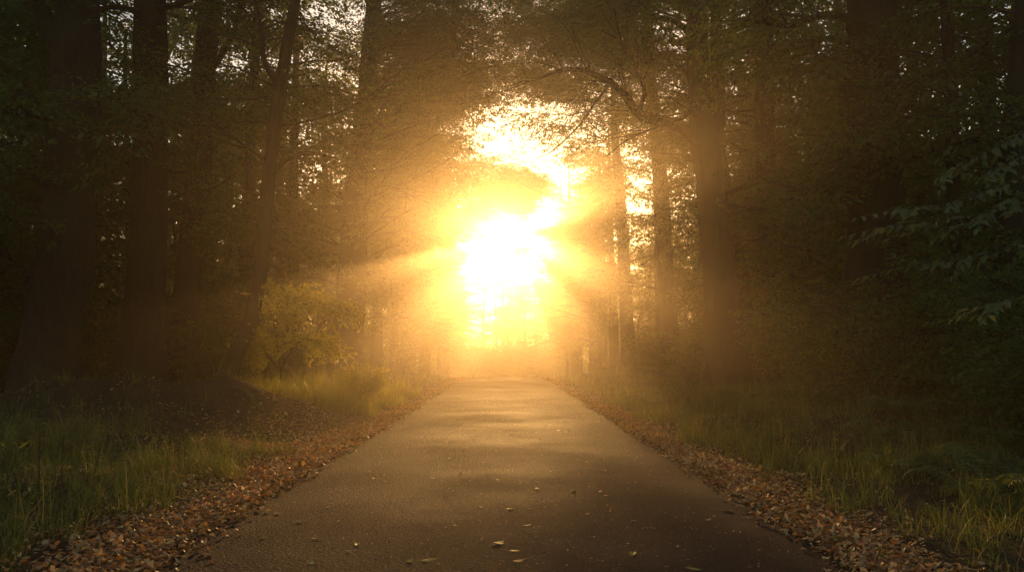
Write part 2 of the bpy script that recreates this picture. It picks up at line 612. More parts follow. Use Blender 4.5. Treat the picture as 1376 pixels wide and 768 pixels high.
def hero(name, label, base, stem, limbs=(), crown=(), leafm=M_LEAF, kinds=SPRAYS, keep=None, category='tree', group='trees standing at the roadside', rough=0.07, flare=(0.45, 0.6), roots=()):
    """stem: [(point, radius)...] from the ground up; limbs: hand placed [(points, r0, r1)]; crown: specs for grown branches"""
    bx, by = stem[0][0][0], stem[0][0][1]
    O = np.array([bx, by, float(gz(bx, by)) - 0.05])
    st = [(np.array(p, float), r) for p, r in stem]
    st[0][0][2] = O[2] - 0.15
    root = empty(name, O, label=label, category=category, group=group)
    obj('trunk', trunk_mesh([([p for p, _ in st], [r for _, r in st], 44, 22, rough, flare)], O), root)
    wood, S = Acc(), []
    for pts, r0, r1 in limbs:
        pts = np.asarray(pts, float)
        me = trunk_mesh([(pts, np.linspace(r0, r1, len(pts)), 8 + 3 * len(pts), 10, 0.06, None)], O)
        obj('limb', me, root)
        q = smooth_path(pts, 10)
        for k in range(3, 10):
            for _ in range(2):
                tg = unit(q[k] - q[k - 1])
                sd_ = unit(np.cross(tg, [0, 0, 1]))
                al = random.choice([-1, 1]) * random.uniform(0.4, 1.2)
                nd = tg * math.cos(al) + sd_ * math.sin(al) + np.array([0, 0, random.uniform(-0.2, 0.45)])
                grow(wood, S, q[k], nd, random.uniform(0.9, 2.0), 0.02, 1, 4, 0, 0.3, keep=keep, spray_from=0.3)
    zs = np.array([p[2] for p, _ in st])
    pp = np.array([p for p, _ in st])
    rr = np.array([r for _, r in st])
    for spec in crown:
        z0, z1, cnt, (l0, l1) = spec[:4]
        azr = spec[4] if len(spec) > 4 else (-0.75, 3.9)
        kw = spec[5] if len(spec) > 5 else {}
        for _ in range(cnt):
            z = random.uniform(z0, z1)
            q = np.array([np.interp(z, zs, pp[:, k]) for k in range(3)])
            az = random.uniform(*azr)
            d = [math.cos(az), math.sin(az), random.uniform(0.0, 0.45)]
            r = max(0.03, 0.16 * float(np.interp(z, zs, rr)))
            grow(wood, S, q, d, random.uniform(l0, l1), r, keep=keep, **kw)
    flush_sprays(wood, S, kinds)
    if S:
        obj('crown', wood.mesh('crown', [leafm, M_TWIG], O), root)
    for pts, r0, r1 in roots:
        pts = np.array(pts, float)
        pts[:, 2] = gz(pts[:, 0], pts[:, 1]) + pts[:, 2]
        obj('root', trunk_mesh([(pts, np.linspace(r0, r1, len(pts)), 5 * len(pts), 8, 0.08, None)], O), root)
    HEROES.append((bx, by))
    return root


def clear_sun(q):
    """boughs leave gaps in the sunny lane above the road, so that the light falls in shafts"""
    x, y, z = q
    dx = x - 0.01 * y
    h = z - 0.139 * y
    if abs(x) < 2.2 and z < 5:
        return False
    if y > 24 and dx < -2.7 and h > 0.4:
        return True          # the near left trunks stand in shade
    if y < 62 and abs(dx + 0.1) < 1.8 and 9.6 < z < min(12.6, 1.1 + 0.285 * y):
        return False         # a hole in the leaf roof where the bright sky shows
    if y < 6 or not (-WL < dx < WR) or h > HTOP:
        return True
    if y > 55 and dx < -1.0 and h > -0.75 and 3.58 < math.atan2(h - 1.12, dx) % (2 * math.pi) < 3.80:
        return True
    if y > 26 and ((h < 0.3 and -5.6 < dx < -2.4) or (h < -0.4 and (-2.5 < dx < -1.5 or 1.7 < dx < 2.55))):
        return False         # low light that reaches the verge
    if y > 64 and -1.3 < dx < 1.8 and -1.35 < h < -0.2:
        return True          # a bough that keeps the sun off the nearest stretch of road
    if h > (3.3 if y < 62 else 2.1) and (abs(dx) < 2.6 or h > 5.5 or y < 24):
        return True
    if (abs(dx) < 1.15 and h < 3.0) or y < 55:
        return False
    ang = math.atan2(h - 1.12, dx)
    if math.hypot(h - 1.12, dx) < 1.3:
        return False
    return math.sin(6 * ang + 0.7) + 0.7 * math.sin(11 * ang + 2.0) > 0.52      # masses of leaves with open lanes between


HTOP = 6.5
WL, WR = 5.7, 4.4
TOP = 17.0
# left side
Y1 = 16.0
hero('forest_tree', 'massive dark tree at the far left whose trunk forks near the top of the picture',
     None, [(P(62, 535, Y1), 0.62), (P(66, 470, Y1), 0.50), (P(82, 380, Y1), 0.46), (P(94, 280, Y1), 0.43), (P(97, 190, Y1), 0.41), (P(101, 110, Y1), 0.43), (P(104, 50, Y1), 0.40), (P(108, -40, Y1), 0.34), (P(112, -200, Y1), 0.28), (P(115, -420, Y1 + 0.5), 0.12)],
     [([P(100, 110, Y1), P(84, 60, Y1), P(62, 30, Y1 - .1), P(40, -15, Y1 - .2), P(10, -100, Y1 - .3)], 0.26, 0.12),
      ([P(70, 158, Y1 - .3), P(40, 152, Y1 - .8), P(5, 150, Y1 - 1.2), P(-60, 140, Y1 - 1.5)], 0.09, 0.04),
      ([P(125, 118, Y1 - .2), P(150, 130, Y1 - .4), P(178, 146, Y1 - .6), P(200, 165, Y1 - .8)], 0.06, 0.025),
      ([P(60, 385, Y1 - .3), P(30, 360, Y1 - .5), P(-5, 335, Y1 - .8)], 0.04, 0.015)],
     [(8.6, 14, 10, (2.0, 4.0)), (3.5, 6.5, 5, (1.6, 2.8), (2.2, 4.0))], M_LEAF_DARK, keep=clear_sun)
Y2 = 19.5
hero('forest_tree', 'tall straight dark tree, second large trunk from the left edge',
     None, [(P(186, 520, Y2), 0.56), (P(190, 460, Y2), 0.46), (P(198, 360, Y2), 0.39), (P(202, 240, Y2), 0.37), (P(203, 120, Y2), 0.36), (P(202, 0, Y2), 0.33), (P(204, -160, Y2), 0.26), (P(206, -360, Y2), 0.10)],
     [([P(185, 160, Y2 - .3), P(165, 140, Y2 - .6), P(135, 125, Y2 - .9), P(100, 118, Y2 - 1.1)], 0.07, 0.03),
      ([P(190, 18, Y2 - .3), P(160, 10, Y2 - .5), P(130, 14, Y2 - .6)], 0.08, 0.04),
      ([P(215, 12, Y2 - .3), P(250, 2, Y2 - .7), P(300, -20, Y2 - 1.2)], 0.08, 0.04)],
     [(9.0, 14, 10, (2.0, 4.0)), (3.6, 7, 4, (1.4, 2.6), (-0.2, 1.4))], M_LEAF_DARK, keep=clear_sun)
Y3 = 24.0
hero('forest_tree', 'dark leaning tree close behind the second large trunk on the left',
     None, [(P(244, 508, Y3), 0.50), (P(248, 430, Y3), 0.38), (P(256, 340, Y3), 0.34), (P(266, 250, Y3), 0.32), (P(272, 170, Y3), 0.30), (P(278, 60, Y3), 0.28), (P(288, -60, Y3), 0.24), (P(292, -220, Y3), 0.10)],
     [([P(272, 110, Y3), P(300, 70, Y3 - .5), P(318, 30, Y3 - 1), P(330, -30, Y3 - 1.4)], 0.10, 0.05)],
     [(7.5, 14, 12, (2.0, 4.0)), (3.2, 6, 4, (1.4, 2.6), (0.0, 1.4))], M_LEAF, keep=clear_sun)
Y4 = 18.0
hero('forest_tree', 'slender crooked tree leaning towards the road beside the bare earth mound',
     None, [(P(303, 534, Y4), 0.195), (P(312, 488, Y4), 0.168), (P(334, 440, Y4), 0.160), (P(347, 380, Y4), 0.148), (P(354, 320, Y4), 0.144), (P(359, 260, Y4), 0.140), (P(366, 190, Y4), 0.140), (P(378, 110, Y4), 0.129), (P(388, 50, Y4), 0.117), (P(400, -20, Y4), 0.101), (P(412, -140, Y4), 0.070), (P(420, -280, Y4), 0.031)],
     [([P(364, 235, Y4), P(385, 215, Y4 - .5), P(415, 205, Y4 - 1), P(450, 212, Y4 - 1.4)], 0.06, 0.02),
      ([P(376, 120, Y4), P(355, 80, Y4 + .3), P(352, 40, Y4 + .5), P(340, -10, Y4 + .8)], 0.07, 0.03),
      ([P(362, 220, Y4), P(335, 200, Y4 - .6), P(305, 178, Y4 - 1.2), P(285, 160, Y4 - 1.6)], 0.035, 0.012)],
     [(5.0, 10, 22, (1.5, 3.6)), (3.6, 5.5, 6, (1.2, 2.2), (-1.2, 1.0))], M_LEAF, SPRAYS_FINE, keep=clear_sun, flare=(0.3, 0.5),
     roots=[([(-5.6, 17.7, 0.02), (-5.3, 16.6, 0.05), (-4.9, 15.4, 0.04), (-4.2, 14.6, 0.02), (-3.7, 14.1, -0.04)], 0.09, 0.03),
            ([(-5.7, 17.7, 0.02), (-6.1, 16.2, 0.04), (-6.4, 14.8, 0.03), (-6.1, 13.7, 0.0), (-5.7, 13.0, -0.04)], 0.08, 0.03),
            ([(-5.5, 17.8, 0.02), (-4.8, 17.0, 0.03), (-4.2, 16.4, 0.01), (-3.7, 16.1, -0.05)], 0.08, 0.03),
            ([(-5.9, 17.8, 0.02), (-7.0, 16.4, 0.05), (-7.6, 15.0, 0.03), (-7.8, 13.8, -0.03)], 0.08, 0.03)])
# right side
Y5 = 24.0
F5 = P(947, 190, Y5)
hero('forest_tree', 'right roadside tree with a double stem and a long crooked limb reaching over the road',
     None, [(P(979, 516, Y5), 0.62), (P(974, 460, Y5), 0.52), (P(968, 380, Y5), 0.46), (P(960, 300, Y5), 0.42), (P(955, 240, Y5), 0.40), (F5, 0.40), (P(941, 140, Y5), 0.33), (P(938, 80, Y5), 0.30), (P(936, 0, Y5), 0.26), (P(934, -120, Y5), 0.16), (P(930, -260, Y5), 0.06)],
     [([P(952, 200, Y5), P(962, 172, Y5), P(966, 130, Y5), P(963, 80, Y5), P(962, 10, Y5), P(966, -100, Y5)], 0.24, 0.12),
      ([P(950, 195, Y5), P(922, 178, Y5 - .3), P(893, 166, Y5 - .6), P(858, 152, Y5 - 1), P(838, 126, Y5 - 1.3), P(812, 106, Y5 - 1.6), P(766, 93, Y5 - 2), P(715, 108, Y5 - 2.5)], 0.20, 0.035),
      ([P(946, 165, Y5), P(930, 150, Y5 - .4), P(912, 160, Y5 - .8), P(885, 158, Y5 - 1.1)], 0.10, 0.04),
      ([P(858, 152, Y5 - 1), P(866, 120, Y5 - 1.2), P(852, 92, Y5 - 1.4), P(836, 60, Y5 - 1.7), P(825, 10, Y5 - 2)], 0.07, 0.025),
      ([P(820, 112, Y5 - 1.5), P(800, 138, Y5 - 1.8), P(775, 172, Y5 - 2.2), P(742, 203, Y5 - 2.6), P(722, 212, Y5 - 2.9)], 0.035, 0.012),
      ([P(893, 166, Y5 - .6), P(872, 175, Y5 - 1), P(840, 190, Y5 - 1.4), P(815, 210, Y5 - 1.8)], 0.04, 0.012),
      ([P(938, 60, Y5), P(910, 30, Y5 - .5), P(880, 20, Y5 - .9), P(850, -10, Y5 - 1.3)], 0.09, 0.04)],
     [(10.0, 14, 14, (2.0, 4.4)), (3.6, 6.4, 8, (1.5, 2.8), (-0.6, 0.9))], M_LEAF, SPRAYS_FINE, keep=clear_sun)
Y6 = 31.0
hero('forest_tree', 'slim dark tree standing behind and right of the double-stemmed tree',
     None, [(P(1030, 505, Y6), 0.42), (P(1030, 420, Y6), 0.36), (P(1031, 300, Y6), 0.34), (P(1028, 180, Y6), 0.34), (P(1026, 80, Y6), 0.32), (P(1024, -40, Y6), 0.24), (P(1024, -160, Y6), 0.08)], (),
     [(6.5, 14, 18, (2.0, 4.2)), (3, 7.5, 12, (1.8, 3.6), (-1.2, 4.3))], M_LEAF, keep=clear_sun)
Y7 = 16.5
hero('forest_tree', 'broadest dark trunk on the right, rising behind the low bushes',
     None, [(P(1184, 548, Y7), 0.66), (P(1182, 480, Y7), 0.57), (P(1179, 380, Y7), 0.54), (P(1176, 260, Y7), 0.50), (P(1172, 140, Y7), 0.48), (P(1172, 40, Y7), 0.45), (P(1173, -80, Y7), 0.40), (P(1174, -260, Y7), 0.25), (P(1174, -420, Y7), 0.08)],
     [([P(1160, 30, Y7 - .3), P(1110, 20, Y7 - .6), P(1060, 35, Y7 - .9), P(1010, 28, Y7 - 1.2)], 0.09, 0.03)],
     [(6.0, 13, 12, (2.2, 4.2)), (3.6, 7, 7, (1.6, 2.8), (2.4, 5.2))], M_LEAF_DARK, keep=clear_sun)
Y8 = 15.5
hero('forest_tree', 'thin dark pole-like tree right of the broadest right-hand trunk',
     None, [(P(1288, 560, Y8), 0.15), (P(1286, 460, Y8), 0.125), (P(1284, 340, Y8), 0.115), (P(1281, 220, Y8), 0.11), (P(1277, 100, Y8), 0.115), (P(1272, 10, Y8), 0.10), (P(1270, -140, Y8), 0.07), (P(1270, -300, Y8), 0.03)], (),
     [(5.5, 11, 12, (1.4, 2.8)), (3.0, 5.5, 4, (1.0, 2.0))], M_LEAF_DARK, keep=clear_sun, flare=(0.2, 0.35))
Y9 = 14.5
hero('forest_tree', 'dark trunk cut by the right edge of the picture',
     None, [(P(1358, 570, Y9), 0.36), (P(1356, 470, Y9), 0.29), (P(1358, 340, Y9), 0.26), (P(1364, 220, Y9), 0.24), (P(1374, 100, Y9), 0.23), (P(1384, 0, Y9), 0.22), (P(1390, -160, Y9), 0.16), (P(1392, -320, Y9), 0.06)], (),
     [(5.5, 11, 10, (1.6, 3.0)), (3.0, 5.5, 4, (1.2, 2.2), (1.8, 4.2))], M_LEAF_DARK, keep=clear_sun)
# trees a little farther on whose boughs meet over the road
hero('forest_tree', 'tall leafy tree in the golden haze whose boughs hang over the left of the road',
     None, [((-6.2, 33.5, 0), 0.48), ((-6.0, 33.5, 3), 0.38), ((-5.8, 33.5, 7), 0.33), ((-5.4, 33.5, 11), 0.27), ((-5.2, 33.5, 15), 0.16), ((-5.2, 33.5, 18), 0.05)], (),
     [(9.5, 15, 46, (3.4, 7.0), (-1.2, 0.8), dict(spray_gap=0.32, nkids=6)), (3, 14, 14, (2.0, 4.0)), (2.5, 9.5, 16, (2.6, 5.0), (-1.4, 0.9))], M_LEAF, SPRAYS_FINE, keep=clear_sun)
hero('forest_tree', 'tall leafy tree in the golden haze whose boughs hang over the right of the road',
     None, [((8.9, 33, 0), 0.48), ((8.8, 33, 3), 0.38), ((8.3, 33, 7), 0.33), ((7.6, 33, 11), 0.27), ((7.0, 33, 15), 0.16), ((6.8, 33, 18.5), 0.05)], (),
     [(10.2, 16, 40, (4.5, 9.0), (2.4, 4.3), dict(spray_gap=0.24, nkids=8)), (4, 14, 14, (2.0, 4.0)), (5, 10, 8, (2.0, 3.4), (2.4, 4.4))], M_LEAF, SPRAYS_FINE, keep=clear_sun)
hero('forest_tree', 'tall hazy tree left of the road closing the sky at the top of the picture',
     None, [((-6.4, 37, 0), 0.5), ((-6.2, 37, 4), 0.40), ((-6.0, 37, 9), 0.34), ((-5.6, 37, 14), 0.26), ((-5.4, 37, 18), 0.16), ((-5.4, 37, 20.5), 0.05)], (),
     [(11.6, 17.8, 44, (3.0, 6.2), (-1.3, 1.6), dict(spray_gap=0.4, nkids=5)), (3, 15, 16, (2.2, 4.2)), (3, 10, 13, (2.6, 5.0), (-1.2, 1.2))], M_LEAF, SPRAYS, keep=clear_sun)
hero('forest_tree', 'tall hazy tree right of the road closing the sky at the top of the picture',
     None, [((7.6, 41, 0), 0.5), ((7.5, 41, 4), 0.40), ((7.3, 41, 9), 0.34), ((6.9, 41, 14), 0.26), ((6.8, 41, 18), 0.16), ((6.8, 41, 20.5), 0.05)], (),
     [(14.5, 18.5, 26, (4.5, 8.0), (2.2, 4.2)), (4, 15, 16, (2.2, 4.2))], M_LEAF, SPRAYS, keep=clear_sun)

for (ax_, ay_, h_, side_, nb_, txt) in [(-7.2, 42, 17, 0, 9, 'hazy tree left of the road with boughs arching high across it, nearer of two'),
                                   (7.0, 50, 18, 1, 9, 'hazy tree right of the road with boughs arching high across it, nearer of two'),
                                   (-7.0, 78, 20, 0, 17, 'hazy tree left of the road with boughs arching high across it, farther of two'),
                                   (7.0, 84, 20, 1, 25, 'hazy tree right of the road with boughs arching high across it, farther of two'),
                                   (-6.5, 96, 22, 0, 17, 'farthest tree left of the road with boughs across it, nearly lost in the glow'),
                                   (7.5, 102, 23, 1, 25, 'farthest tree right of the road with boughs across it, nearly lost in the glow')]:
    zg = float(gz(ax_, ay_))
    az_ = (-0.9, 0.9) if side_ == 0 else (2.25, 4.05)
    zl = 0.139 * ay_ + 2.6 if ay_ < 62 else 0.139 * ay_ + (0.7 if side_ == 0 else -1.3)
    hero('forest_tree', txt, None,
         [((ax_, ay_, zg), 0.45), ((ax_ * .98, ay_, zg + 4), 0.36), ((ax_ * .95, ay_, zg + 9), 0.30), ((ax_ * .9, ay_, zg + 14), 0.2), ((ax_ * .88, ay_, zg + h_), 0.05)], (),
         [(zl, min(zl + (7 if ay_ < 62 else 8.5), zg + h_ - 1), nb_, (4.5, 7.5), az_, dict(spray_gap=0.34, nkids=7)), (zg + 3.5, zg + 13, 20, (2.4, 4.4)), (zg + 4, zg + 11, 18, (2.8, 5.4), az_)], M_LEAF, SPRAYS_FAR, keep=clear_sun)


# ------------------------------------------------------------------ woodland behind
def proto_tree(h, r, z_low, n, lr, leafm, kinds, lean=0.0, gap=0.42, slen=(0.9, 1.5)):
    O = np.zeros(3)
    root = empty('woodland_tree', O)
    pts = [(0, 0, -0.3), (lean * .2, 0, h * .2), (lean * .5 + random.uniform(-.2, .2), random.uniform(-.2, .2), h * .5), (lean * .8, random.uniform(-.3, .3), h * .78), (lean, 0, h)]
    rad = [r * 1.15, r, r * .75, r * .45, 0.04]
    obj('trunk', trunk_mesh([(pts, rad, 26, 12, 0.06, (0.5, 0.5))], O), root)
    wood, S = Acc(), []
    pp = np.array(pts)
    for k in range(n):
        t = (k + random.random()) / n
        z = z_low + (h * 0.97 - z_low) * t
        q = np.array([np.interp(z, pp[:, 2], pp[:, c]) for c in range(3)])
        az = random.uniform(0, 6.283)
        l = random.uniform(*lr) * (1 - 0.55 * t ** 2)
        grow(wood, S, q, [math.cos(az), math.sin(az), random.uniform(0, 0.5)], l, max(0.03, 0.16 * r), nkids=5, spray_gap=gap, spray_len=slen)
    flush_sprays(wood, S, kinds)
    obj('crown', wood.mesh('crown', [leafm, M_TWIG]), root)
    return root


random.seed(21)
PROTOS = [proto_tree(18, 0.24, 3.4, 19, (2.6, 4.6), M_LEAF, SPRAYS_FAR, 0.6),
          proto_tree(16, 0.19, 2.2, 19, (2.4, 4.2), M_LEAF_DARK, SPRAYS_FAR, -0.5),
          proto_tree(19, 0.27, 4.5, 18, (2.8, 5.0), M_LEAF, SPRAYS_FAR, 0.2),
          proto_tree(9, 0.13, 1.2, 24, (1.5, 2.8), M_LEAF_DARK, SPRAYS_FAR, 0.5, 0.36, (0.8, 1.2)),
          proto_tree(7, 0.10, 0.8, 20, (1.3, 2.4), M_LEAF_YEL, SPRAYS_FAR, -0.3, 0.36, (0.7, 1.1))]
first = [True] * len(PROTOS)
spots = []


def try_spot(x, y, mind):
    for (a_, b_, m_) in spots:
        if (a_ - x) ** 2 + (b_ - y) ** 2 < max(mind, 0.0) ** 2:
            return False
    for (a_, b_) in HEROES:
        if (a_ - x) ** 2 + (b_ - y) ** 2 < 2.6 ** 2:
            return False
    spots.append((x, y, mind))
    return True


def put(k, x, y, label, group, s=1.0):
    loc = (x, y, float(gz(x, y)) - 0.05)
    rz = random.uniform(0, 6.283)
    if first[k]:
        first[k] = False
        o = PROTOS[k]
        o.location = loc
        o.rotation_euler = (0, 0, rz)
        o.scale = (s,) * 3
        o['label'], o['category'], o['group'] = label, 'tree', group
    else:
        copy_thing(PROTOS[k], loc, rz, s, label=label, category='tree', group=group)


LAB = {('l', 0): ('tall forest tree among the dim woodland left of the road', 'tall trees in the left woodland'),
       ('r', 0): ('tall forest tree among the dark woodland right of the road', 'tall trees in the right woodland'),
       ('l', 1): ('low leafy young tree under the tall trees left of the road', 'young trees under the left woodland'),
       ('r', 1): ('low leafy young tree under the tall trees right of the road', 'young trees under the right woodland')}

for k in range(9):
    for sx in (-1, 1):
        y = 46 + k * 8.0 + random.uniform(-2, 2) + (3 if sx > 0 else 0)
        x = -7.6 + random.uniform(-0.7, 0.4) if sx < 0 else 7.4 + random.uniform(-0.4, 0.7)
        if try_spot(x, y, 3.0):
            h_ = random.uniform(15, 19)
            zg = float(gz(x, y))
            word = 'left' if sx < 0 else 'right'
            hero('woodland_tree', 'tree of the %s roadside row fading into the golden haze' % word, None,
                 [((x, y, zg), 0.36), ((x, y + .1, zg + 4), 0.28), ((x * .98, y, zg + 9), 0.22), ((x * .97, y, zg + h_), 0.05)], (),
                 [(zg + 2.2, zg + h_ - .5, 30, (2.2, 4.2), (-1.7, 1.7) if sx < 0 else (1.5, 4.8), dict(spray_gap=0.42)), (zg + 3, zg + 11, 16, (3.5, 5.6), (-1.3, 1.3) if sx < 0 else (1.8, 4.4), dict(spray_gap=0.36))],
                 M_LEAF, SPRAYS_FAR, keep=clear_sun, group='hazy roadside row on the %s' % word)
count = 0
tries = 0
while count < 150 and tries < 9000:
    tries += 1
    y = 22 + 118 * random.random() ** 1.3
    x = random.uniform(-1, 1) * (0.62 * y + 8)
    if (x > -9.5 and x < 8.0) or (y > 34 and -22 < x < 0 and (y < 140) and random.random() < (0.93 if y < 62 else 0.72)) or (y > 50 and 0 < x < 16 and random.random() < 0.4):
        continue
    if not try_spot(x, y, 8.0 if y < 60 else 7.0):
        continue
    lab, grp = LAB[('l' if x < 0 else 'r', 0)]
    put(random.choice([0, 1, 2]), x, y, lab, grp, random.uniform(0.95, 1.2))
    count += 1
count = 0
tries = 0
while count < 46 and tries < 9000:
    tries += 1
    y = 19 + 50 * random.random() ** 1.2
    x = random.uniform(-1, 1) * (0.60 * y + 3)
    if -22 < x < 0 and 33 < y:
        continue
    if -8.4 < x < 7.8:
        continue
    if not try_spot(x, y, 2.4):
        continue
    lab, grp = LAB[('l' if x < 0 else 'r', 1)]
    put(random.choice([3, 4]), x, y, lab, grp, random.uniform(0.75, 1.2))
    count += 1
for (x, y, k) in [(-19, 41, 0), (-26, 45, 2), (-28.5, 38, 0), (13.5, 47, 2), (18, 52, 0), (-20.5, 31, 2), (-23, 38, 2), (14.5, 24, 0), (18, 30, 2), (21, 36, 0), (15.5, 40, 2), (-10.6, 36, 0), (-10.2, 43, 2), (-12.4, 49, 0), (-14.6, 44, 2), (-12.0, 58, 2), (-15, 62, 0), (13.5, 34, 0), (11.5, 42, 2), (12, 27, 1), (16, 29, 2), (-14, 10, 2), (14, 9, 0), (-9, -12, 1), (9, -13, 2)]:  # last four: more of the wood, out of view, added to block skylight
    spots.append((x, y, 4))
    lab, grp = LAB[('l' if x < 0 else 'r', 0)]
    put(k, x, y, lab, grp, random.uniform(1.05, 1.2))
# the road bends out of sight: trees close the view far off
for k in range(26):
    x = -60 + k * 4.9 + random.uniform(-1, 1)
    y = random.uniform(150, 175)
    put(random.choice([0, 1, 2]), x, y, 'far tree closing the view at the end of the road', 'far trees across the end of the road', random.uniform(0.85, 1.05))


# ------------------------------------------------------------------ fallen leaves
def G(px, py, lift=0.0):
    """ground point seen at a photo position"""
    d = ray(px, py)
    t = (CAM[2]) / -d[2]
    for _ in range(12):
        q = CAM + d * t
        t *= (CAM[2] - (float(gz(q[0], q[1])) + lift)) / max(1e-6, CAM[2] - q[2]) if CAM[2] - q[2] > 1e-6 else 1
    return CAM + d * t


def litter_leaves(P0, yaw, tiltx, tilty, L, W, curl, bend):
    """oval pointed leaves, 7 verts and 3 quads each, curled across and bent along"""
    n = len(P0)
    u = np.array([0, 0.34, 0.34, 0.45, 0.74, 0.74, 1.0])
    v = np.array([0, -0.5, 0.5, 0.0, -0.36, 0.36, 0.0])
    X = (u[None] - 0.5) * L[:, None]
    Y = v[None] * W[:, None]
    Z = curl[:, None] * (np.abs(v[None]) * 2) ** 2 * W[:, None] + bend[:, None] * (u[None] - 0.5) ** 2 * 4 * L[:, None]
    Z = Z + X * np.tan(tiltx)[:, None] + Y * np.tan(tilty)[:, None]
    Z = Z - Z.min(1)[:, None]
    c, s_ = np.cos(yaw)[:, None], np.sin(yaw)[:, None]
    V = np.stack([X * c - Y * s_, X * s_ + Y * c, Z], -1) + P0[:, None, :]
    fq = np.array([[0, 1, 3, 2], [3, 1, 4, 6], [3, 6, 5, 2]])
    return V.reshape(-1, 3), (fq[None] + (np.arange(n) * 7)[:, None, None]).reshape(-1, 4)


def scatter_litter(x, y, stack=0.02, size=0.042):
    n = len(x)
    z = gz(x, y) + rng.uniform(0.0, stack, n) + 0.004
    onroad = np.abs(x) < ROAD_HALF + 0.06
    z = np.where(onroad, gz(x, y) + 0.017 + rng.uniform(0, stack * 0.5, n), z)
    L = size * rng.uniform(0.55, 1.35, n)
    return litter_leaves(np.stack([x, y, z], 1), rng.uniform(0, 6.283, n), rng.normal(0, 0.28, n), rng.normal(0, 0.28, n), L, L * rng.uniform(0.42, 0.68, n), rng.uniform(-0.2, 0.45, n), rng.uniform(-0.15, 0.25, n))


def strip(sgn, n, y0, y1, power=1.0):
    y = y0 + (y1 - y0) * rng.random(n) ** power
    wid = (0.42 + 0.10 * np.sin(0.9 * y) + 0.08 * np.sin(2.3 * y + 1)) * (0.95 if sgn < 0 else 0.58)
    off = np.abs(rng.normal(0, 1, n)) * wid * 0.9 + rng.normal(0.09, 0.10, n)
    return sgn * (ROAD_HALF + off), y


a = Acc()
for sgn in (-1, 1):
    for (n_, y0, y1, st) in [(12000, 2.6, 9, 0.035), (11000, 9, 20, 0.03), (5500, 20, 48, 0.03)]:
        x, y = strip(sgn, n_, y0, y1)
        a.add(*scatter_litter(x, y, st), smooth=False)
# thinner over the forest floor, thicker on the bare shoulder by the mound
x = rng.uniform(-11, -2.2, 9000)
y = 3 + 25 * rng.random(9000) ** 1.2
a.add(*scatter_litter(x, y, 0.02), smooth=False)
x = -1.9 - np.abs(rng.normal(0, 1.0, 9500))
y = rng.uniform(7.5, 16, 9500)
a.add(*scatter_litter(x, y, 0.025), smooth=False)
x = rng.uniform(2.2, 11, 6000)
y = 3 + 25 * rng.random(6000) ** 1.2
a.add(*scatter_litter(x, y, 0.02), smooth=False)
obj('leaf_litter', a.mesh('leaf_litter', [M_DEAD]), kind='stuff')


# single leaves one can count: on the tarmac, and the nearest along both edges
def leaf_variant():
    o = np.zeros((1, 3))
    r = lambda a_, b_: np.array([random.uniform(a_, b_)])
    V, Fq = litter_leaves(o, r(0, 0), r(-.08, .08), r(-.08, .08), r(1, 1), r(.42, .66), r(-.1, .25), r(-.08, .12))
    a = Acc()
    a.add(V, Fq, smooth=False)
    # a short stalk
    z0 = V[0, 2]
    a.add([(-0.5, -0.012, z0), (-0.5, 0.012, z0), (-0.78, 0.03, z0 + 0.05), (-0.78, 0.012, z0 + 0.05)], [(0, 1, 2, 3)], smooth=False)
    return a


LV = [leaf_variant() for _ in range(7)]
LV_D = [v_.mesh('fallen_leaf', [M_DEAD_OBJ]) for v_ in LV]
LV_Y = [v_.mesh('fallen_leaf', [M_YLEAF]) for v_ in LV]


def lone_leaf(x, y, size, label, group=None, yellow=False, rz=None, lift=0.016):
    o = obj('fallen_leaf', random.choice(LV_Y if yellow else LV_D), None, (x, y, float(gz(x, y)) + lift),
            label=label, category='leaf')
    o.rotation_euler = (random.uniform(-.12, .12), random.uniform(-.12, .12), random.uniform(0, 6.28) if rz is None else rz)
    o.scale = (size,) * 3
    if group:
        o['group'] = group


random.seed(5)
for (px, py, sz, yel, txt) in [
        (850, 745, 0.10, True, 'bright yellow leaf lying on the asphalt right of the middle, near the bottom edge'),
        (932, 765, 0.10, True, 'yellow leaf cut by the bottom edge of the picture, right part of the road'),
        (576, 753, 0.085, True, 'yellow green leaf at the bottom of the road, left of the middle'),
        (551, 754, 0.07, True, 'smaller yellow leaf beside the yellow green one at the bottom of the road'),
        (480, 732, 0.075, True, 'narrow upright yellow leaf on the left half of the road'),
        (418, 756, 0.07, True, 'faint olive leaf near the bottom left of the road'),
        (849, 700, 0.08, False, 'pale tan leaf on the asphalt above the bright yellow leaf'),
        (686, 684, 0.08, True, 'ochre leaf in the very middle of the road'),
        (670, 730, 0.11, False, 'long reddish brown leaf in the middle of the road near the bottom'),
        (697, 754, 0.07, False, 'pinkish brown leaf at the bottom middle of the road'),
        (426, 724, 0.08, False, 'pale brown leaf on the left part of the road with bare asphalt around it'),
        (770, 660, 0.085, False, 'light tan leaf right of the road middle, about four metres off'),
        (722, 657, 0.07, False, 'small tan leaf just right of the road middle'),
        (405, 701, 0.09, False, 'brown leaf just inside the left edge litter on the road'),
        (372, 690, 0.10, False, 'curled tan leaf at the border of litter and asphalt on the left'),
        (277, 747, 0.11, False, 'large brown leaf on the asphalt next to the left litter strip'),
        (975, 686, 0.14, False, 'crooked orange brown leaf on the asphalt at the right edge of the road'),
        (1005, 696, 0.12, False, 'flat tan leaf beside the crooked one at the right edge of the road')]:
    q = G(px, py, 0.012)
    lone_leaf(q[0], q[1], sz, txt, None, yel)
for _ in range(120):
    y = 3.3 + 19 * random.random() ** 1.5
    x = random.uniform(-1.65, 1.65)
    lone_leaf(x, y, random.uniform(0.025, 0.065), 'small dry leaf scattered on the open asphalt', 'small leaves scattered over the asphalt', random.random() < 0.15)
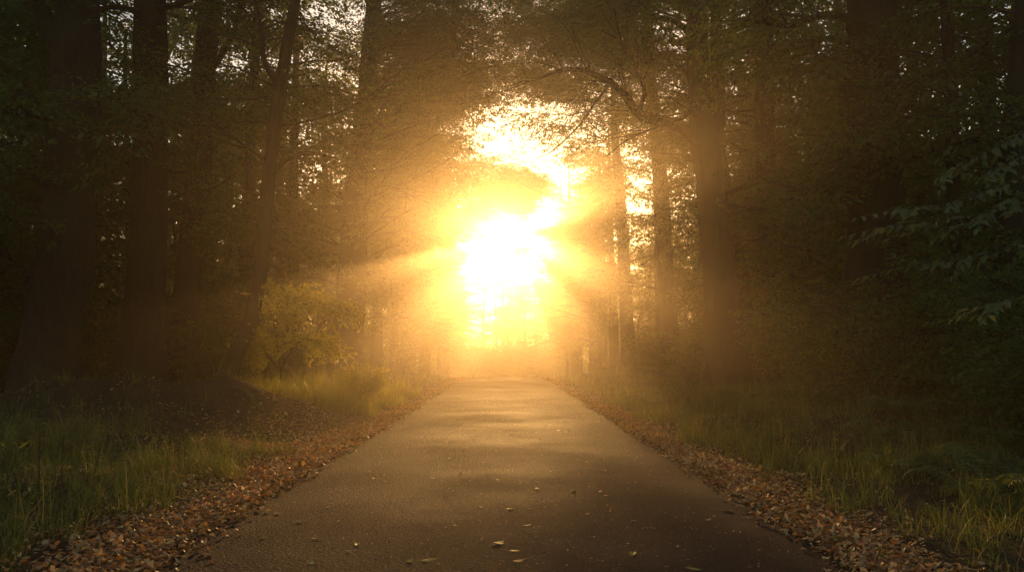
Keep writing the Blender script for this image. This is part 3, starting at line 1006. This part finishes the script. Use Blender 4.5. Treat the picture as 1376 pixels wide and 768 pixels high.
for sgn, word in ((-1, 'left'), (1, 'right')):
    for _ in range(75):
        x, y = strip(sgn, 1, 3.4, 8.5)
        lone_leaf(float(x[0]), float(y[0]), random.uniform(0.05, 0.085), 'curled brown leaf on top of the litter along the %s road edge' % word, 'leaves on the %s litter strip' % word, False, None, 0.04)
# grit and crumbs of tarmac litter on the road
x = rng.uniform(-1.75, 1.75, 2600)
y = 3 + 24 * rng.random(2600) ** 1.4
a = Acc()
a.add(*scatter_litter(x, y, 0.004, 0.016), smooth=False)
obj('leaf_crumbs', a.mesh('leaf_crumbs', [M_DEAD]), kind='stuff')


# ------------------------------------------------------------------ grass
def blades(acc, x, y, h, wd, lean, mi=0):
    n = len(x)
    az = rng.uniform(0, 6.283, n)
    la = lean * rng.uniform(0.3, 1.3, n)
    z0 = gz(x, y) - 0.01
    t = np.array([0, 0.35, 0.7, 1.0])
    wv = np.array([1.0, 0.85, 0.55, 0.06])
    out = h[:, None] * la[:, None] * t[None] ** 2
    zz = h[:, None] * (t[None] - 0.42 * la[:, None] * t[None] ** 2.4)
    cx = x[:, None] + out * np.cos(az)[:, None]
    cy_ = y[:, None] + out * np.sin(az)[:, None]
    cz = z0[:, None] + zz
    tw = az + rng.normal(0, 0.7, n)
    sx = -np.sin(tw)[:, None] * wd[:, None] * wv[None] * 0.5
    sy = np.cos(tw)[:, None] * wd[:, None] * wv[None] * 0.5
    V = np.stack([np.stack([cx - sx, cy_ - sy, cz], -1), np.stack([cx + sx, cy_ + sy, cz], -1)], 2)  # n,4,2,3
    k = np.arange(n)[:, None, None] * 8 + np.arange(3)[None, :, None] * 2
    Fq = np.concatenate([k, k + 1, k + 3, k + 2], -1)
    acc.add(V.reshape(-1, 3), Fq.reshape(-1, 4), mi)


def grass_patch(name, cx, cy_, sx, sy, tufts, per, h, lean=0.7, clip=None, wd=0.006, m=None):
    a = Acc()
    tx = rng.uniform(-1, 1, tufts)
    ty = rng.uniform(-1, 1, tufts)
    tx, ty = cx + tx * sx, cy_ + ty * sy
    den = 0.5 + 0.5 * np.sin(1.7 * tx + 0.8 * ty) * np.sin(1.3 * ty - 0.9 * tx + 1)
    ok = rng.random(tufts) < 0.35 + 0.65 * den
    if clip is not None:
        ok &= clip(tx, ty)
    tx, ty = tx[ok], ty[ok]
    n = len(tx)
    hh = np.repeat(h * rng.uniform(0.35, 1.35, n) * rng.choice([0.6, 1.0, 1.0, 1.35], n), per) * rng.uniform(0.35, 1.2, n * per)
    x = np.repeat(tx, per) + rng.normal(0, 0.045, n * per)
    y = np.repeat(ty, per) + rng.normal(0, 0.045, n * per)
    blades(a, x, y, hh, wd * rng.uniform(0.6, 1.5, n * per), np.clip(lean * np.repeat(rng.uniform(0.5, 1.5, n), per) * rng.uniform(0.3, 1.6, n * per), 0.05, 1.35))
    return obj(name, a.mesh(name, [m or M_GRASS]), kind='stuff')


offl = lambda lo, hi: (lambda x, y: (np.abs(x) - ROAD_HALF > lo + 0.18 * np.sin(1.5 * y)) & (np.abs(x) - ROAD_HALF < hi + 0.3 * np.sin(0.8 * y)))
grass_patch('grass', -4.6, 6.9, 2.6, 3.6, 2300, 22, 0.29, 1.0, offl(0.6, 5), 0.0045)
grass_patch('grass', -7.5, 11, 3.0, 3.5, 420, 12, 0.28, 0.8)
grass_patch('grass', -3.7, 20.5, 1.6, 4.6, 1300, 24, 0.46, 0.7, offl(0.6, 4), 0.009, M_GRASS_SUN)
grass_patch('grass', 4.2, 15.0, 2.2, 7.0, 2600, 20, 0.30, 0.8, offl(0.6, 4.5), 0.006)
grass_patch('grass', 4.4, 6.2, 2.4, 3.4, 1700, 18, 0.24, 1.0, offl(0.5, 5), 0.0045)
grass_patch('grass', 4.4, 32, 2.2, 10, 900, 12, 0.35, 0.6, offl(0.8, 4), 0.012)
grass_patch('grass', -4.4, 34, 2.2, 9, 900, 12, 0.35, 0.6, offl(0.8, 4), 0.012)


# ------------------------------------------------------------------ weeds, ferns, bushes
def weed_mesh(h, n, leaf):
    a = Acc()
    lx, ly = random.uniform(-.2, .2) * h, random.uniform(-.2, .2) * h
    p = smooth_path([(0, 0, -0.02), (lx * .3, ly * .3, h * .45), (lx, ly, h)], 7)
    tube(a, p, np.linspace(0.005, 0.0015, 7), 5, 0)
    st = a.mesh('stem', [M_TWIG])
    b = Acc()
    k = np.linspace(0.2, 1, n) * 6
    i0 = np.minimum(k.astype(int), 5)
    base = p[i0] + (p[i0 + 1] - p[i0]) * (k - i0)[:, None]
    az = np.arange(n) * 2.4 + rng.normal(0, .3, n)
    d = np.stack([np.cos(az), np.sin(az), rng.uniform(-0.1, 0.6, n)], 1)
    d /= np.linalg.norm(d, axis=1)[:, None]
    nm = np.stack([rng.normal(0, .3, n), rng.normal(0, .3, n), np.ones(n)], 1)
    nm /= np.linalg.norm(nm, axis=1)[:, None]
    L = leaf * rng.uniform(0.6, 1.2, n)
    V, Fq = leaf_block(base, d, nm, L, L * 0.5)
    b.add(V.reshape(-1, 3), Fq, smooth=False)
    return st, b.mesh('leaves', [M_LEAF_YEL])


WEEDS = [weed_mesh(random.uniform(0.28, 0.5), 16, 0.06) for _ in range(4)] + [weed_mesh(0.35, 10, 0.10)]
weed_at = []
for _ in range(34):
    side = random.choice([-1, -1, 1])
    y = random.uniform(4.6, 12)
    weed_at.append((side * random.uniform(2.7, 5.6), y, side))
weed_at += [(P(335, 570, 12.5)[0], 12.5, -1), (P(345, 570, 13.0)[0], 13.0, -1), (P(212, 600, 9.5)[0], 9.5, -1)]
for (x, y, side) in weed_at:
    st, lf = random.choice(WEEDS)
    e = empty('weed', (x, y, float(gz(x, y))), random.uniform(0, 6.28), category='weed',
              label='small leafy weed growing in the grass on the %s verge' % ('left' if side < 0 else 'right'),
              group='weeds on the %s verge' % ('left' if side < 0 else 'right'))
    e.scale = (random.uniform(0.7, 1.3),) * 3
    obj('stem', st, e)
    obj('leaves', lf, e)
for (px, txt) in ((6, 'dry upright stalk at the left edge of the picture, left of a pair'), (20, 'dry upright stalk near the left edge of the picture, right of a pair')):
    q = P(px, 690, 5.9)
    z = float(gz(q[0], q[1]))
    top = P(px + 2, 575, 5.9)
    a = Acc()
    tube(a, smooth_path([(q[0], q[1], z - .03), (q[0] + .005, q[1], (z + top[2]) / 2), tuple(top)], 8), np.linspace(0.007, 0.003, 8), 6)
    for s_ in (0.35, 0.6, 0.8):
        b = np.array([q[0], q[1], z + (top[2] - z) * s_])
        V, Fq = leaf_block(b[None], np.array([[random.choice([-.7, .7]), 0.3, 0.6]]), np.array([[0.2, 0.8, 0.5]]), np.array([0.10]), np.array([0.018]))
        a.add(V.reshape(-1, 3), Fq)
    obj('dry_stalk', a.mesh('dry_stalk', [M_GRASS], (q[0], q[1], z)), None, (q[0], q[1], z), label=txt, category='stalk', group='dry stalks at the left edge')


def fern_proto(nf, L):
    root = empty('fern', (0, 0, 0))
    for k in range(nf):
        az = k * 6.283 / nf + random.uniform(-.25, .25)
        el = random.uniform(0.75, 1.15)
        n = 26
        t = np.linspace(0, 1, n)
        l = L * random.uniform(0.75, 1.1)
        r = l * (np.sin(el * 0 + t * 1.25) * 0.85)
        z = l * (1.0 * t * math.sin(el) - 0.62 * t ** 2.6)
        pth = np.stack([r * math.cos(az), r * math.sin(az), z], 1)
        a = Acc()
        tube(a, pth, np.linspace(0.006, 0.0015, n), 4)
        tg = np.gradient(pth, axis=0)
        tg /= np.linalg.norm(tg, axis=1)[:, None]
        sd_ = np.cross(tg, [0, 0, 1.0])
        sd_ /= np.linalg.norm(sd_, axis=1)[:, None]
        nm = np.cross(sd_, tg)
        ln = l * 0.18 * np.sin(np.clip(t * 0.94 + 0.06, 0, 1) ** 0.75 * math.pi) ** 0.8 + 0.01
        for s_ in (-1, 1):
            d = tg * 0.4 + sd_ * s_ + np.array([0, 0, -0.18]) + rng.normal(0, 0.06, (n, 3))
            d /= np.linalg.norm(d, axis=1)[:, None]
            V, Fq = leaf_block(pth[3:], d[3:], nm[3:], ln[3:], ln[3:] * 0.17 + 0.003)
            a.add(V.reshape(-1, 3), Fq, smooth=False)
        obj('frond', a.mesh('frond', [M_FERN]), root)
    return root


random.seed(31)
FERN = fern_proto(9, 0.75)
fern_spots = [(3.7, 7.0), (4.3, 7.6), (3.6, 8.2), (4.9, 8.6), (5.4, 7.4), (4.4, 9.8), (5.9, 9.4), (5.0, 11.2), (6.3, 11.0), (6.6, 12.8)]
for k, (x, y) in enumerate(fern_spots):
    props = dict(label='dark fern arching among the undergrowth at the lower right', category='fern', group='ferns at the lower right')
    if k == 0:
        FERN.location = (x, y, float(gz(x, y)))
        for a_, b_ in props.items():
            FERN[a_] = b_
    else:
        copy_thing(FERN, (x, y, float(gz(x, y))), random.uniform(0, 6.28), random.uniform(0.7, 1.15), **props)


def bush_proto(h, nst, leafm, kinds):
    root = empty('bush', (0, 0, 0))
    S, wood = [], Acc()
    st = Acc()
    for k in range(nst):
        az = random.uniform(0, 6.283)
        d = [math.cos(az) * 0.55, math.sin(az) * 0.55, 1]
        p = branch_path((random.uniform(-.15, .15), random.uniform(-.15, .15), -0.05), d, h * random.uniform(.7, 1.1), 8, 0.09, 0.0, 0.10)
        tube(st, p, np.linspace(0.022, 0.006, 8), 6)
        for i in range(1, 8):
            for _ in range(2):
                a2 = random.uniform(0, 6.283)
                grow(wood, S, p[i], [math.cos(a2), math.sin(a2), random.uniform(-.1, .5)], h * random.uniform(.25, .5), 0.008, 1, 4, 0, 0.26, (0.45, 0.8), 0.16)
    flush_sprays(wood, S, kinds)
    obj('stems', st.mesh('stems', [M_TWIG]), root)
    obj('foliage', wood.mesh('foliage', [leafm, M_TWIG]), root)
    return root


BUSH = [bush_proto(2.1, 7, M_LEAF_DARK, SPRAYS), bush_proto(1.5, 7, M_LEAF_DARK, SPRAYS), bush_proto(1.9, 6, M_LEAF, SPRAYS)]
used_bush = [False] * 3


def put_bush(k, x, y, s, label, group=None):
    props = dict(label=label, category='bush')
    if group:
        props['group'] = group
    loc = (x, y, float(gz(x, y)) - 0.03)
    if not used_bush[k]:
        used_bush[k] = True
        o = BUSH[k]
        o.location = loc
        o.scale = (s,) * 3
        for a_, b_ in props.items():
            o[a_] = b_
    else:
        copy_thing(BUSH[k], loc, random.uniform(0, 6.28), s, **props)


for (x, y, s) in [(5.6, 13.2, 1.0), (6.9, 12.2, 1.0), (7.4, 10.6, 1.1), (6.0, 15.2, 1.0), (8.8, 12.8, 1.15), (6.4, 9.2, 0.9), (7.6, 14.6, 1.1), (9.6, 15.5, 1.2), (8.2, 18.5, 1.2), (10.8, 17.5, 1.2), (6.9, 19.5, 1.0), (5.4, 9.0, 0.75), (9.2, 9.6, 1.1), (8.5, 22, 1.2), (7.6, 29, 1.1), (8.2, 36, 1.4), (7.4, 43, 1.5), (10, 40, 1.6), (11.5, 21, 1.3), (13.5, 23, 1.3)]:
    put_bush(random.choice([0, 1, 2]), x, y, s, 'dark leafy bush in the shady undergrowth right of the road', 'bushes in the right undergrowth')
for (x, y, s) in [(-8.2, 24, 1.0), (-9.4, 29, 1.2), (-7.4, 36, 1.1), (-8.6, 40, 1.3), (-6.9, 29.5, 0.8), (-11, 37, 1.3), (-14, 34, 1.4), (-11.5, 17, 1.0), (-10.8, 21, 1.1), (-12.5, 23, 1.2), (-7.8, 25.5, 1.0), (-9.8, 27, 1.2), (-13.5, 19, 1.1), (-15, 26, 1.3), (-7.4, 22.5, 0.8), (-12, 28, 1.3), (-17, 30, 1.4), (-9.6, 31, 1.0), (-10.2, 33, 1.2)]:
    put_bush(random.choice([0, 1, 2]), x, y, s, 'dim leafy bush between the trunks left of the road', 'bushes between the left trunks')

random.seed(77)
for sgn, word in ((-1, 'left'), (1, 'right')):
    for k in range(30):
        y = random.uniform(44, 125)
        x = sgn * random.uniform(6.2, 9 + 0.32 * y)
        put_bush(random.choice([0, 1, 2]), x, y, random.uniform(1.3, 1.9), 'bush lost in the glowing haze far along the %s of the road' % word, 'far bushes in the haze on the %s' % word)
for k in range(14):
    put_bush(random.choice([0, 1, 2]), -8 + 1.25 * k + random.uniform(-.4, .4), random.uniform(118, 130), random.uniform(2.2, 3.2), 'bush below the far trees at the end of the road', 'bushes across the end of the road')
for k in range(16):
    put_bush(random.choice([0, 1, 2]), -24 + 3.2 * k + random.uniform(-1, 1), random.uniform(132, 146), random.uniform(2.0, 2.8), 'bush below the far trees at the end of the road', 'bushes across the end of the road')

# the sunlit sapling right of the crooked tree
def leafy_sapling(name, label, base, stems, leafm, kinds, sl, cat='sapling', nside=3):
    O = np.array([base[0], base[1], float(gz(base[0], base[1])) - 0.03])
    root = empty(name, O, label=label, category=cat)
    st, wood, S = Acc(), Acc(), []
    for pts in stems:
        q = smooth_path(pts, 16)
        tube(st, q, np.linspace(0.022, 0.004, 16), 6)
        for i in range(5, 16):
            for _ in range(nside):
                tg = unit(q[i] - q[i - 1])
                al = random.choice([-1, 1]) * random.uniform(0.2, 1.3)
                sd_ = unit(np.cross(tg, [0, 0, 1]))
                S.append((q[i], tg * math.cos(al) + sd_ * math.sin(al) + np.array([0, 0, random.uniform(-.4, .2)]), random.uniform(*sl)))
    place_sprays(wood, [q_[0] for q_ in S], [q_[1] for q_ in S], [q_[2] for q_ in S], kinds, 0, 0.9)
    obj('stem', st.mesh('stem', [M_TWIG], O), root)
    obj('foliage', wood.mesh('foliage', [leafm], O), root)


YS = 18.8
b0 = P(372, 530, YS)
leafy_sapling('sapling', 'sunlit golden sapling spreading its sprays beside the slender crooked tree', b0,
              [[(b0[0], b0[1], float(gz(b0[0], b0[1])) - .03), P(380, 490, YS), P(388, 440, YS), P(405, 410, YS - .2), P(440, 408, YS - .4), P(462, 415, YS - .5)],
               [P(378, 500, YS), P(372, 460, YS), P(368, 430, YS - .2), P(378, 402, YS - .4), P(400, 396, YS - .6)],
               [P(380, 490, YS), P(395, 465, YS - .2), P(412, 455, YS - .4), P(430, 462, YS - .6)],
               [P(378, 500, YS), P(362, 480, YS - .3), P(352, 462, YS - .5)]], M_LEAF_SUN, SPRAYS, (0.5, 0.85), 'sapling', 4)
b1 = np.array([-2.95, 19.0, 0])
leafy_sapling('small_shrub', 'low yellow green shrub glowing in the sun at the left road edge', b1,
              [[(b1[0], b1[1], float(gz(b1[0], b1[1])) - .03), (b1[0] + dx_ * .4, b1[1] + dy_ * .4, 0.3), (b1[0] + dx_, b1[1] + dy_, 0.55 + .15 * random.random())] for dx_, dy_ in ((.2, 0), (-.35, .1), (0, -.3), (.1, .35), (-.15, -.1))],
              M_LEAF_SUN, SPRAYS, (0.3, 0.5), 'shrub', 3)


# near branches with large leaves reaching in from the right
def near_leaves(acc, pth, spacing, leaf):
    seg = np.linalg.norm(np.diff(pth, axis=0), axis=1)
    s = np.concatenate([[0], np.cumsum(seg)])
    n = int(s[-1] / spacing)
    k = np.linspace(0.12 * s[-1], s[-1], n)
    base = np.stack([np.interp(k, s, pth[:, c]) for c in range(3)], 1)
    tg = np.stack([np.interp(k, s, np.gradient(pth[:, c])) for c in range(3)], 1)
    tg /= np.linalg.norm(tg, axis=1)[:, None]
    sd_ = np.cross(tg, [0, 0, 1.0])
    sd_ /= np.linalg.norm(sd_, axis=1)[:, None]
    sg = np.where(np.arange(n) % 2 == 0, 1.0, -1.0)[:, None]
    d = tg * 0.75 + sd_ * sg * 0.75 + np.array([0, 0, -0.25]) + rng.normal(0, 0.24, (n, 3))
    d[-1] = tg[-1] + np.array([0, 0, -.2])
    d /= np.linalg.norm(d, axis=1)[:, None]
    up = np.cross(sd_, tg) + rng.normal(0, 0.42, (n, 3))
    L = leaf * rng.uniform(0.75, 1.2, n) * (1 - 0.25 * (k / s[-1]) ** 3)
    W = L * rng.uniform(0.38, 0.52, n)
    u = np.array([0, 0.3, 0.3, 0.45, 0.7, 0.7, 1.0])
    v = np.array([0, -0.46, 0.46, 0.0, -0.36, 0.36, 0.0])
    sdir = np.cross(up, d)
    sdir /= np.linalg.norm(sdir, axis=1)[:, None]
    nn = np.cross(d, sdir)
    X = base[:, None] + d[:, None] * (u[None, :, None] * L[:, None, None]) + sdir[:, None] * (v[None, :, None] * W[:, None, None]) \
        + nn[:, None] * ((np.abs(v)[None, :, None] * 0.35 * W[:, None, None]) - (u ** 2)[None, :, None] * 0.16 * L[:, None, None])
    fq = np.array([[0, 1, 3, 2], [3, 1, 4, 6], [3, 6, 5, 2]])
    acc.add(X.reshape(-1, 3), (fq[None] + (np.arange(n) * 7)[:, None, None]).reshape(-1, 4), smooth=False)


NY = 6.6
nb = np.array([4.75, 6.9, 0.0])
nbz = float(gz(nb[0], nb[1]))
root = empty('leafy_young_tree', (nb[0], nb[1], nbz - .03), label='young tree at the right edge with pale broad-leaved twigs reaching into view', category='tree')
O = np.array([nb[0], nb[1], nbz - .03])
obj('trunk', trunk_mesh([([(nb[0], nb[1], nbz - .1), (4.7, 6.85, 1.2), (4.6, 6.8, 2.4), (4.62, 6.8, 3.6), (4.6, 6.8, 5)], [.05, .042, .035, .025, .01], 20, 10, 0.04, None)], O), root)
lv = Acc()
tw = lambda x_, y_, dy=0.0: P(x_, y_, NY + dy)
for pts in [
        [(4.62, 6.8, 2.75), tw(1400, 172), tw(1340, 196, -.1), tw(1280, 230, -.2), tw(1262, 240, -.25)],
        [(4.62, 6.8, 2.3), tw(1395, 238, .1), tw(1330, 255, -.1), tw(1262, 276, -.25), tw(1200, 282, -.4), tw(1152, 293, -.5)],
        [(4.65, 6.8, 2.1), tw(1400, 262, -.2), tw(1318, 288, -.4), tw(1255, 298, -.5), tw(1200, 302, -.6), tw(1138, 316, -.7)],
        [(4.62, 6.8, 2.0), tw(1400, 275, .2), tw(1340, 286, .2), tw(1300, 298, .15), tw(1270, 306, .1)],
        [(4.62, 6.8, 2.5), tw(1400, 205, .4), tw(1350, 222, .4), tw(1318, 240, .35)],
        [(4.65, 6.8, 1.75), tw(1400, 330, .1), tw(1310, 345, 0), tw(1250, 352, -.1), tw(1205, 346, -.15)],
        [(4.65, 6.8, 1.5), tw(1400, 395, .1), tw(1340, 405, .1), tw(1290, 420, 0)]]:
    q = smooth_path(pts, 22)
    a = Acc()
    tube(a, q, np.linspace(0.011, 0.002, 22), 5)
    obj('twig', a.mesh('twig', [M_TWIG], O), root)
    near_leaves(lv, q, 0.055, 0.11)
    for f_ in (0.3, 0.42, 0.55, 0.68, 0.8):   # side twigs
        i = int(f_ * 21)
        tg = unit(q[i + 1] - q[i])
        e_ = branch_path(q[i], tg + np.array([0, random.choice([-.8, .8]), -.15]), random.uniform(.25, .5), 6, 0.06, 0, 0.05)
        tube(lv, e_, np.linspace(0.004, 0.0015, 6), 4)
        near_leaves(lv, e_, 0.055, 0.095)
obj('leaves', lv.mesh('leaves', [M_NEAR], O), root)

for (x, y, k, sc_) in [(-3.6, 158, 2, 1.12), (-0.2, 150, 0, 1.2), (2.6, 163, 2, 1.18), (5.6, 154, 0, 1.15), (1.2, 171, 2, 1.22), (-6.8, 149, 1, 1.1), (8.6, 161, 1, 1.15), (0.8, 140, 1, 1.02), (3.6, 143, 1, 0.98)]:
    put(k, x, y, 'far tree closing the view at the end of the road', 'far trees across the end of the road', sc_)


# ------------------------------------------------------------------ haze
def box_mesh(name, lo, hi, m):
    x0, y0, z0 = lo
    x1, y1, z1 = hi
    v = [(x0, y0, z0), (x1, y0, z0), (x1, y1, z0), (x0, y1, z0), (x0, y0, z1), (x1, y0, z1), (x1, y1, z1), (x0, y1, z1)]
    f = [(0, 3, 2, 1), (4, 5, 6, 7), (0, 1, 5, 4), (1, 2, 6, 5), (2, 3, 7, 6), (3, 0, 4, 7)]
    a = Acc()
    a.add(v, f, smooth=False)
    return a.mesh(name, [m])


m, n, out = mat('haze')
pv = n.nodes.new('ShaderNodeVolumePrincipled')
pv.inputs['Color'].default_value = (1.0, 0.86, 0.66, 1)
pv.inputs['Density'].default_value = HAZE_DENSITY
pv.inputs['Anisotropy'].default_value = HAZE_G
n.links.new(pv.outputs[0], out.inputs['Volume'])
obj('haze', box_mesh('haze', (-310, -70, -5.5), (310, 430, 25.5), m), kind='stuff')
